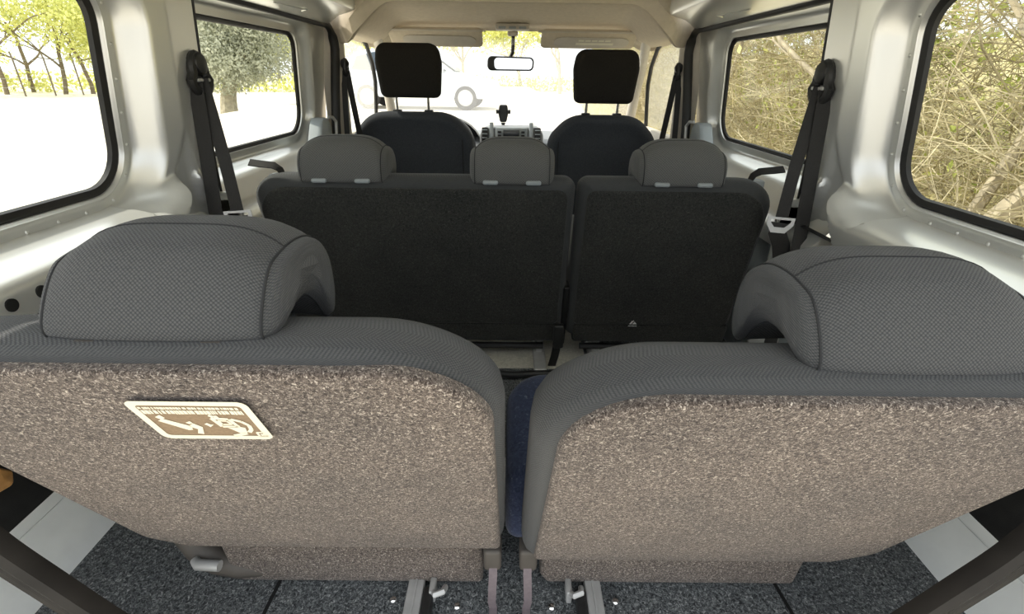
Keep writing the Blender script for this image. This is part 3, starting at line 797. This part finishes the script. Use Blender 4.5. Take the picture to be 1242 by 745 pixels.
def front_belt(s, label):
    T = thing('front_seat_belt', label, 'seat belt', (s * .64, 2.08, .785))
    mb = MB(); ring = [(s * .632, 2.09 + .016 * cos(2 * pi * k / 14), .787 + .026 * sin(2 * pi * k / 14)) for k in range(14)]
    mb.tube(ring, .008, 8, True); mb.lathe((s * .645, 2.09, .80), (-s, 0, 0), [(.016, 0), (.015, .02), (.006, .026)], 12); mb.build('guide_loop', BLACKP, T)
    mb = MB(); mb.ribbon([(s * .628, 2.085, .775), (s * .622, 2.10, .66), (s * .615, 2.125, .52)], (1, -s * .3, 0), .022, .001); mb.build('webbing', WEB, T)
    mb = MB(); mb.ribbon([(s * .640, 2.085, .775), (s * .642, 2.06, .64), (s * .645, 2.04, .50)], (1, -s * .3, 0), .020, .001); mb.build('webbing', WEB, T)
front_belt(-1, 'front seat belt on the door pillar beside the driver seat')
front_belt(1, 'front seat belt on the door pillar beside the front passenger seat')

# ------------------------------------------------------------------ cab fittings
T = thing('rear_view_mirror', 'black rear-view mirror hanging on a curved stalk from the windscreen header', 'mirror', (0, 2.66, .96))
mb = MB(); pad(mb, [(-.115, -.032), (.108, -.032), (.112, .028), (-.112, .032)], [.022] * 4, lambda u, v, n: (u - .005, 2.63 + n, .818 + v), arcprof(.01, .035, 3), (0, .004), 6)
hs = mb.build('housing', BLACKP, T)
mb = MB(); pad(mb, [(-.078, -.025), (.100, -.025), (.103, .021), (-.080, .024)], [.016] * 4, lambda u, v, n: (u - .005, 2.6285 + n, .818 + v), [(0, 0), (0, .002)], (0, 0), 6)
mb.build('mirror_glass', MIRR, hs)
mb = MB(); mb.tube([(.004, 2.67, .96), (.004, 2.665, .90), (.002, 2.665, .865), (-.012, 2.655, .84), (-.03, 2.65, .83)], .009, 10); mb.build('stalk', BLACKP, T)
mb = MB(); mb.box((.002, 2.665, .945), (.05, .05, .022), bev=.008); mb.build('mount', TRIM, T)
T = thing('dome_light', 'small cream map light unit above the rear-view mirror', 'lamp', (0, 2.52, .97))
mb = MB(); mb.box((0, 2.53, .962), (.15, .08, .026), bev=.009); b_ = mb.build('housing', TRIM, T)
for xx in (-.045, 0, .045):
    mb = MB(); mb.box((xx, 2.487, .957), (.032, .008, .010), bev=.003); mb.build('switch', GREYP, T)
def visor(x0, x1, lab, stick):
    T = thing('sun_visor', lab, 'sun visor', ((x0 + x1) / 2, 2.56, .93))
    def mp(u, v, n): return (u, 2.50 + v * .75, .938 - v * .42 + n)
    mb = MB(); pad(mb, [(x0, 0), (x1, 0), (x1, .135), (x0, .135)], [.025] * 4, mp, arcprof(.007, .02, 3), (0, 0), 5); mb.build('visor_board', HEADL, T)
    mb = MB(); P = rpoly([(x0 + .06, .025), (x1 - .03, .03), (x1 - .03, .105), (x0 + .06, .11)], [.036] * 4, 0, 6)
    mb.rings([[mp(p.x, p.y, -.002 ) for p in P], [mp(p.x, p.y, -.0045) for p in P]], True, False, True); mb.build('vanity_cover', TRIM, T)
    mb = MB(); mb.tube([(x0 - .015, 2.50, .945), (x1 + .015, 2.50, .945)], .005, 8); mb.build('pivot_rod', TRIM, T)
    if stick:
        mb = MB()
        for k in range(5): mb.add([mp(a, b, -.006) for a, b in ((.30 + .03 * k, .04), (.325 + .03 * k, .04), (.325 + .03 * k, .055), (.30 + .03 * k, .055))], [(0, 1, 2, 3)])
        mb.add([mp(a, b, -.006) for a, b in ((.29, .065), (.46, .065), (.46, .085), (.29, .085))], [(0, 1, 2, 3)])
        mb.build('warning_label', CREAM, T, smooth=False)
visor(-.555, -.135, 'folded-up beige sun visor in front of the driver headrest', False)
visor(.130, .560, 'folded-up beige sun visor carrying a small pale label', True)

T = thing('dashboard', 'grey dashboard with silver-sided centre console below the windscreen', 'dashboard', (0, 2.95, .4))
mb = MB(); R = []
for x in [-.68 + .04 * i for i in range(35)]:
    b = .012 * cos(x * 3)
    R.append([(x, y, z + b) for y, z in ((2.86, .10), (2.82, .28), (2.80, .38), (2.83, .42), (2.90, .435), (3.1, .44), (3.28, .445), (3.30, .30))])
mb.rings(R, False); mb.build('fascia', DASHM, T)
mb = MB(); pad(mb, [(-.165, .10), (.165, .10), (.172, .519), (-.168, .516)], [.02, .02, .05, .05], lambda u, v, n: (u, 2.755 + n + (v - .3) * .10, v), arcprof(.010, .14, 4), (0, 0), 6)
cs = mb.build('centre_console', DASHM, T)
for sx in (-1, 1):
    mb = MB(); mb.box((sx * .105, 2.772, .467), (.022, .012, .15), rot=Matrix.Rotation(-.1, 3, 'X'), bev=.004); mb.build('silver_strip', DASHS, cs)
    mb = MB(); mb.box((sx * .140, 2.772, .474), (.034, .012, .085), rot=Matrix.Rotation(-.1, 3, 'X'), bev=.005); v_ = mb.build('air_vent', BLACKP, cs)
    mb = MB()
    for k in range(4): mb.box((sx * .140, 2.764, .444 + .02 * k), (.028, .006, .004), bev=.001)
    mb.build('vent_slat', DASHS, cs)
mb = MB(); mb.box((0, 2.772, .474), (.17, .014, .085), rot=Matrix.Rotation(-.1, 3, 'X'), bev=.006); rd = mb.build('radio', GREYP, cs)
mb = MB(); mb.box((0, 2.763, .489), (.085, .006, .032), rot=Matrix.Rotation(-.1, 3, 'X'), bev=.002); mb.build('display', SCREEN, rd)
mb = MB()
for k in range(6): mb.box((-.04 + .016 * k, 2.760, .462), (.011, .006, .008), bev=.001)
for k in (-1, 1):
    for j in range(2): mb.box((k * .062, 2.762, .494 - .018 * j), (.018, .006, .011), bev=.001)
mb.build('button', BLACKP, rd)
for k in (-1, 1):
    mb = MB(); mb.lathe((k * .062, 2.766, .455), (0, -1, 0), [(.013, 0), (.012, .012), (.008, .016), (.002, .016)], 14); mb.build('knob', CHROME, rd)
mb = MB(); R = []
for y, k in ((2.84, 1), (2.90, 1.0), (2.98, .96), (3.05, .85)):
    R.append([(-.36 + .20 * k * cos(a), y, .40 + .16 * k * sin(a)) for a in [pi * i / 16 for i in range(17)]])
mb.rings(R, False, False, False); mb.rings([[(-.36, 2.97, .42)] * 17, R[2]], False); mb.build('instrument_hood', BLACKP, T)
T = thing('steering_wheel', 'black steering wheel behind the driver seat back', 'steering wheel', (-.39, 2.74, .43))
cW = Vector((-.385, 2.735, .405)); ax = Vector((0, -.9, .44)).normalized(); e1 = Vector((1, 0, 0)); e2 = ax.cross(e1).normalized()
mb = MB(); mb.tube([cW + e1 * .185 * cos(2 * pi * k / 40) + e2 * .185 * sin(2 * pi * k / 40) for k in range(40)], .014, 10, True); mb.build('rim', BLACKP, T)
mb = MB(); mb.lathe(cW - ax * .03, ax, [(.06, 0), (.062, .03), (.05, .045), (.02, .05)], 20); mb.build('hub', BLACKP, T)
for a in (0, pi, -pi / 2):
    mb = MB(); mb.tube([cW + (e1 * cos(a) + e2 * sin(a)) * .05, cW + (e1 * cos(a) + e2 * sin(a)) * .18], .012, 8); mb.build('spoke', GREYP, T)
T = thing('phone_holder', 'black phone holder standing on the dashboard centre', 'phone holder', (-.045, 2.95, .51))
mb = MB(); mb.lathe((-.045, 2.90, .43), (0, .1, 1), [(.032, 0), (.03, .015), (.012, .03), (.010, .09), (.014, .10)], 14); mb.build('stem', BLACKP, T)
mb = MB(); pad(mb, [(-.018, -.045), (.018, -.045), (.028, .0), (.022, .045), (-.022, .045), (-.028, .0)], [.01] * 6, lambda u, v, n: (-.045 + u, 2.915 + n, .575 + v), arcprof(.006, .03, 3), (0, 0), 4); mb.build('cradle', BLACKP, T)
for sx in (-1, 1):
    mb = MB(); mb.box((-.045 + sx * .033, 2.91, .585), (.014, .03, .02), bev=.004); mb.build('clamp', BLACKP, T)

# cable hose and bits under the second row, and the tan piece at the side
o = MB().tube(cr([Vector(p) for p in ((-.14, 1.13, .05), (-.08, 1.14, .055), (-.045, 1.15, .035), (.0, 1.16, .018), (.06, 1.17, .014), (.14, 1.18, .012), (.2, 1.2, .012))]), .0105, 10).build('cable_hose', BLACKP)
tag(o, 'black corrugated hose lying on the floor under the second row', 'hose')
bits = thing('buckle_stalk', 'black seat-belt buckle stalk in the gap between the second-row seats', 'buckle', (.138, 1.2, .08))
mb = MB(); mb.box((.135, 1.19, .125), (.028, .02, .07), bev=.005); mb.build('buckle', BLACKP, bits)
mb = MB(); mb.ribbon([(.135, 1.20, .10), (.130, 1.21, .05), (.125, 1.23, .005)], (1, 0, 0), .022, .002); mb.build('webbing', WEB, bits)
mb = MB(); pad(mb, [(.555, .178), (.592, .170), (.600, .192), (.585, .212), (.556, .214)], [.008] * 5, lambda u, v, n: (-.800 - n * .9 + .0 * v + .02, u, v), arcprof(.008, .03, 3), (.004, 0), 4)
o = mb.build('wooden_block', TANW); tag(o, 'small tan wooden piece resting on the black side trim', 'wood piece')

# ------------------------------------------------------------------ outside: trees, thicket, cars
BARK = plain('bark', (.24, .20, .15), rough=.95, var=.3, scale=12, bump=.8, bscale=20)
BARKM = plain('thicket_bark', (.36, .31, .22), rough=.95, var=.35, scale=10, bump=.7, bscale=25)
BARKD = plain('dark_bark', (.20, .16, .11), rough=.95, var=.3, scale=12)
BARK2 = plain('pale_bark', (.42, .37, .27), rough=.95, var=.3, scale=8, bump=.6, bscale=25)
def leafm(name, a, b):
    m, t, bs = nt(name)
    tc = N(t, 'ShaderNodeTexCoord'); no = N(t, 'ShaderNodeTexNoise'); no.inputs['Scale'].default_value = 3.0; no.inputs['Detail'].default_value = 6
    t.links.new(tc.outputs['Object'], no.inputs['Vector']); r = ramp(t, no.outputs[0], [(.35, a), (.65, b)])
    t.links.new(r.outputs[0], bs.inputs['Base Color']); bs.inputs['Roughness'].default_value = .7; bs.inputs['Specular IOR Level'].default_value = .2
    tl = N(t, 'ShaderNodeBsdfTranslucent'); t.links.new(r.outputs[0], tl.inputs[0])
    mx = N(t, 'ShaderNodeMixShader'); mx.inputs[0].default_value = .4
    t.links.new(bs.outputs[0], mx.inputs[1]); t.links.new(tl.outputs[0], mx.inputs[2]); t.links.new(mx.outputs[0], t.nodes['Material Output'].inputs[0])
    return m
LYEL = leafm('spring_leaf', (.52, .55, .17), (.82, .80, .34)); LOLI = leafm('olive_leaf', (.34, .35, .26), (.62, .63, .50))
LGRN = leafm('green_leaf', (.34, .42, .09), (.70, .72, .26)); TWIG = leafm('dry_twig', (.36, .31, .20), (.78, .71, .50))
STRAW = leafm('dry_grass', (.48, .42, .20), (.80, .73, .42))
def leafcloud(mb, c, rad, n, size, rnd, hollow=.3):
    for _ in range(n):
        d = Vector((rnd.gauss(0, 1), rnd.gauss(0, 1), rnd.gauss(0, 1))).normalized()
        r = hollow + (1 - hollow) * rnd.random() ** .6
        p = Vector(c) + Vector((d.x * rad[0], d.y * rad[1], d.z * rad[2])) * r
        a = Vector((rnd.gauss(0, 1), rnd.gauss(0, 1), rnd.gauss(0, 1))).normalized(); b = a.cross(d if abs(a.dot(d)) < .95 else Vector((1, .1, 0))).normalized()
        s = size * rnd.uniform(.6, 1.4)
        mb.add([p - a * s, p + b * s * .45 + d * s * .1, p + a * s, p - b * s * .45 + d * s * .1], [(0, 1, 2, 3)])
def branches(mb, p, d, r, ln, depth, rnd, tips, spread=.6, wander=.14):
    pts = [Vector(p)]; dd = Vector(d).normalized(); k = 5
    for i in range(k):
        dd = (dd + Vector((rnd.gauss(0, wander), rnd.gauss(0, wander), rnd.gauss(.03, wander * .7)))).normalized(); pts.append(pts[-1] + dd * ln / k)
    mb.tube(pts, [r * (1 - .45 * i / k) for i in range(k + 1)], 6)
    if depth == 0: tips.append(pts[-1]); return
    for _ in range(rnd.choice((2, 3, 3))):
        q = pts[rnd.choice((2, 3, 4, 5))]; nd = (dd + Vector((rnd.gauss(0, spread), rnd.gauss(0, spread), rnd.gauss(.1, spread * .7)))).normalized()
        branches(mb, q, nd, r * .52, ln * rnd.uniform(.55, .8), depth - 1, rnd, tips, spread)
def tree(label, loc, h, r, leaf, n, size, seed, bark=None, rad=1.0, depth=2, lean=(0, 0), group=None, name='tree', hollow=.3, wander=.14):
    rnd = random.Random(seed); T = thing(name, label, 'tree', loc, group)
    mb = MB(); tips = []; branches(mb, Vector(loc) + Vector((0, 0, -.05)), (lean[0], lean[1], 1), r, h * .45, depth, rnd, tips, .6, wander)
    mb.build('trunk', bark or BARK, T)
    if n:
        mb = MB()
        for tp in tips: leafcloud(mb, tp, (rad, rad, rad * .75), max(4, n // len(tips)), size, rnd, hollow)
        mb.build('foliage', leaf, T, smooth=False)
    return T
G = -.5
tree('grey-green olive tree with a stout pale trunk on the gravel', (-9.2, 17.3, G), 3.9, .27, LOLI, 42000, .05, 3, BARK2, 1.35, 2, name='olive_tree')
rn = random.Random(11)
def at_px(px, y): return (.905 * y + .1) * (px - 621) / 600
row = [(108, 30, 6.5, 'first yellow-green tree from the pillar in the row behind the wire fence'), (74, 29, 7.5, 'second yellow-green tree from the pillar in the row behind the wire fence'),
       (36, 31, 8.0, 'third yellow-green tree from the pillar in the row behind the wire fence'), (2, 28, 8.0, 'yellow-green tree behind the wire fence at the very edge of the picture')]
for i, (px, y, h, lab) in enumerate(row):
    tree(lab, (at_px(px, y), y, G), h, .11, LYEL, 3600, .10, 20 + i, BARKD, 1.15, 3, group='spring trees behind the wire fence')
row = [(322, 40, 6, 'small pale spring tree half hidden behind the olive crown'), (338, 44, 6.5, 'small pale tree standing clear of the olive crown, far off'), (356, 42, 5.5, 'slim pale tree by the front edge of the sliding door window'), (436, 30, 5.5, 'yellow-green tree beyond the parked car, in the driver door window')]
for i, (px, y, h, lab) in enumerate(row):
    tree(lab, (at_px(px, y), y, G), h, .13, LYEL, 2200, .12, 40 + i, BARK, 1.0, 3, group='pale trees beyond the car park')
T = thing('wire_fence', 'faint wire fence on thin posts along the far edge of the gravel', 'fence', (at_px(50, 26), 26, G))
A_, B_ = Vector((at_px(-60, 24), 24, G)), Vector((at_px(330, 40), 40, G))
for k in range(15):
    p = A_.lerp(B_, k / 14); mb = MB(); mb.tube([p, p + Vector((0, 0, 1.7)), p + Vector((-.12, .1, 1.95))], .035, 6); mb.build('post', BARKD, T)
for z in (.4, .8, 1.2, 1.6):
    mb = MB(); mb.tube([A_.lerp(B_, k / 14) + Vector((0, 0, z)) for k in range(15)], .008, 4); mb.build('wire', METAL, T)
# far low hedge line beyond the gravel
mb = MB(); rnd = random.Random(5)
for k in range(70):
    a = k / 69; x = -46 + 52 * a; y = 22 + 26 * a + rnd.uniform(-1, 1)
    leafcloud(mb, (x, y, G + .5), (1.2, 1.0, .8), 110, .14, rnd)
o = mb.build('undergrowth', LYEL, None, False); tag(o, 'low pale scrub along the far edge of the car park', 'scrub', None, 'stuff')
# thicket on the other side
rnd = random.Random(9); mb = MB()
def twig(p, d, ln, r):
    d = Vector(d).normalized(); pts = [Vector(p)]
    for i in range(4):
        d = (d + Vector((rnd.gauss(0, .25), rnd.gauss(0, .25), rnd.gauss(-.03, .22)))).normalized(); pts.append(pts[-1] + d * ln / 4)
    mb.tube(pts, [r, r * .85, r * .7, r * .5, r * .25], 3)
for _ in range(17000):
    y = rnd.uniform(1.5, 16) if rnd.random() < .8 else rnd.uniform(16, 32); x = 3.0 + abs(rnd.gauss(0, 1.1)) + max(0, (y - 14)) * .10
    z = G + rnd.random() ** 1.3 * 2.6
    twig((x, y, z), (rnd.gauss(-.2, .7), rnd.gauss(0, .8), rnd.gauss(.35, .6)), rnd.uniform(.4, 1.3), rnd.uniform(.002, .0075))
o = mb.build('dry_brambles', TWIG); tag(o, 'dense thicket of dry straw-coloured bramble twigs beside the van', 'brambles', None, 'stuff')
mb = MB()
for _ in range(9000):
    y = rnd.uniform(.0, 22); x = 2.3 + abs(rnd.gauss(0, .8)) + max(0, (y - 10)) * .05
    ln = rnd.uniform(.2, .65); d = Vector((rnd.gauss(-.1, .4), rnd.gauss(0, .45), 1)).normalized(); p = Vector((x, y, G)); e_ = d.cross(Vector((rnd.gauss(0, 1), rnd.gauss(0, 1), 0))).normalized() * .007
    mid = p + d * ln * .6; tip = p + d * ln + Vector((rnd.gauss(0, .12), rnd.gauss(0, .12), -.05))
    mb.add([p - e_, p + e_, mid + e_ * .7, mid - e_ * .7, tip], [(0, 1, 2, 3), (3, 2, 4)])
o = mb.build('dry_grass', STRAW, None, False); tag(o, 'tall dry yellow grass at the foot of the brambles', 'grass', None, 'stuff')
mb = MB()
for _ in range(330):
    y = rnd.uniform(1.5, 26); leafcloud(mb, (3.6 + abs(rnd.gauss(0, .9)), y, G + rnd.uniform(.2, 2.9)), (.5, .5, .4), 60, .045, rnd, .1)
o = mb.build('ivy_leaves', LGRN, None, False); tag(o, 'bright green leaves scattered through the brambles', 'leaves', None, 'stuff')
mb = MB(); R = []
for y in [-2 + i for i in range(45)]:
    R.append([(x + max(0, y - 12) * .08, y, G + z + .15 * sin(y * 1.3 + x)) for x, z in ((2.2, -.2), (3.2, .1), (4.6, .6), (6.5, 1.4), (9, 2.0), (16, 2.2))])
mb.rings(R, False); o = mb.build('bank', STRAW); o['kind'] = 'structure'; o.name = 'terrain'
tr_spots = [(2.95, 3.2, 4.5, .085, (.40, -.32), 'thick leaning bare trunk in the rear side window on the thicket side'), (3.15, 3.45, 4.5, .05, (.30, -.1), 'thin forked bare tree behind the leaning trunk in the rear side window'),
    (3.05, 5.25, 5.5, .065, (.06, .0), 'greenish bare trunk beside the hanging belt in the sliding door window'), (3.0, 4.85, 5.5, .055, (.10, -.05), 'bare trunk just behind the hanging belt on the thicket side'),
    (3.1, 7.75, 4.0, .07, (.03, .0), 'bare trunk at the front corner of the sliding door window'), (6.0, 23, 7, .14, (-.4, 0), 'bare tree leaning over the gravel beyond the passenger headrest'), (8, 28, 7.5, .16, (-.3, 0), 'bare tree farther along the thicket, in the passenger door window')]
for i, (x, y, h, r, ln, lab) in enumerate(tr_spots):
    tree(lab, (x, y, G + .1), h, r, LYEL, 420, .05, 60 + i, BARKM, .7, 3, ln, 'bare trees in the thicket', name='bare_tree', hollow=.1, wander=.05)
for px, y, h, lab in ((634, 46, 8, 'pale spring tree straight ahead, right behind the rear-view mirror'), (680, 40, 8, 'pale spring tree ahead between the mirror and the passenger headrest'), (765, 42, 9, 'pale spring tree ahead, hidden partly by the passenger headrest'), (560, 46, 8, 'pale spring tree behind the bonnet of the parked hatchback')):
    tree(lab, (at_px(px, y), y, G), h, .16, LYEL, 2600, .16, 90 + y + int(px), BARK2, 1.4, 3, group='trees ahead beyond the windscreen')

CARP = plain('pale_car_paint', (.62, .66, .70), rough=.25, metal=.2, var=.02); TYRE = plain('tyre_rubber', (.03, .03, .03), rough=.8, var=.2)
CARG = plain('dark_car_glass', (.05, .07, .09), rough=.08, var=.1)
def parked_car(label, loc, rz):
    T = bpy.data.objects.new('parked_car', None); C.objects.link(T); T.location = loc; T.rotation_euler = (0, 0, rz); ROOT[T.name] = Vector((0, 0, 0)); T['label'] = label; T['category'] = 'car'
    ROOT['parked_car_origin'] = Vector((0, 0, 0))
    mb = MB(); body = [(-2.05, .30), (2.0, .28), (2.12, .42), (2.10, .62), (1.95, .74), (1.1, .90), (-1.7, .95), (-2.08, .88), (-2.14, .55)]
    R = []
    for a, k in ((-.86, .90), (-.84, .97), (-.78, 1), (.78, 1), (.84, .97), (.86, .90)): R.append([(x * (.97 + .03 * k), a, .6 + (z - .6) * k) for x, z in body])
    mb.rings(R, True, True, True); mb.build('body', CARP, T, angle=30)
    mb = MB(); cab = [(1.10, .88), (.35, 1.38), (.0, 1.47), (-1.1, 1.47), (-1.65, 1.36), (-2.0, .92)]; R = []
    for a, k in ((-.80, 0), (-.62, 1), (.62, 1), (.80, 0)): R.append([(x, a * (1 if z < 1.0 else .86), z) for x, z in cab]) if False else R.append([(x, a if z < 1 else math.copysign(min(abs(a), .62), a), z) for x, z in cab])
    mb.rings(R, True, True, True); mb.build('cabin', CARP, T, angle=25)
    for sy in (-1, 1):
        mb = MB()
        for W in ([(.85, .95), (.30, 1.31), (-.35, 1.38), (-.35, .95)], [(-.45, .95), (-.45, 1.38), (-1.1, 1.38), (-1.55, 1.28), (-1.7, .97)]):
            mb.poly([(x, sy * (.815 - (z - .9) * .28), z) for x, z in W], (0, sy, 0), .02)
        mb.build('side_glass', CARG, T, smooth=False)
        for x in (1.32, -1.32):
            mb = MB(); mb.lathe((x, sy * .70, .31), (0, sy, 0), [(.31, 0), (.315, .05), (.31, .15), (.27, .175), (.21, .175)], 28); wl = mb.build('wheel', TYRE, T)
            mb = MB(); mb.lathe((x, sy * .872, .31), (0, sy, 0), [(.205, 0), (.20, .012), (.06, .018), (.02, .02)], 24)
            for k in range(6): mb.box((x + .12 * cos(k * pi / 3), sy * .888, .31 + .12 * sin(k * pi / 3)), (.15, .015, .03), rot=Matrix.Rotation(-k * pi / 3, 3, 'Y'))
            mb.build('rim', METAL, wl)
        mb = MB(); mb.box((.72, sy * .95, .98), (.10, .18, .12), bev=.03); mb.build('door_mirror', CARP, T)
    mb = MB(); mb.poly([(1.02, -.66, .96), (1.02, .66, .96), (.42, .58, 1.36), (.42, -.58, 1.36)], (.6, 0, .7), .02); mb.build('windscreen', CARG, T, smooth=False)
    for sy in (-1, 1):
        mb = MB(); mb.box((2.03, sy * .6, .66), (.14, .32, .12), bev=.03); mb.build('headlight', WHITEP, T)
    return T
parked_car('pale hatchback parked side-on on the gravel, seen through the windscreen', (-2.5, 15.2, -.12), radians(-3))
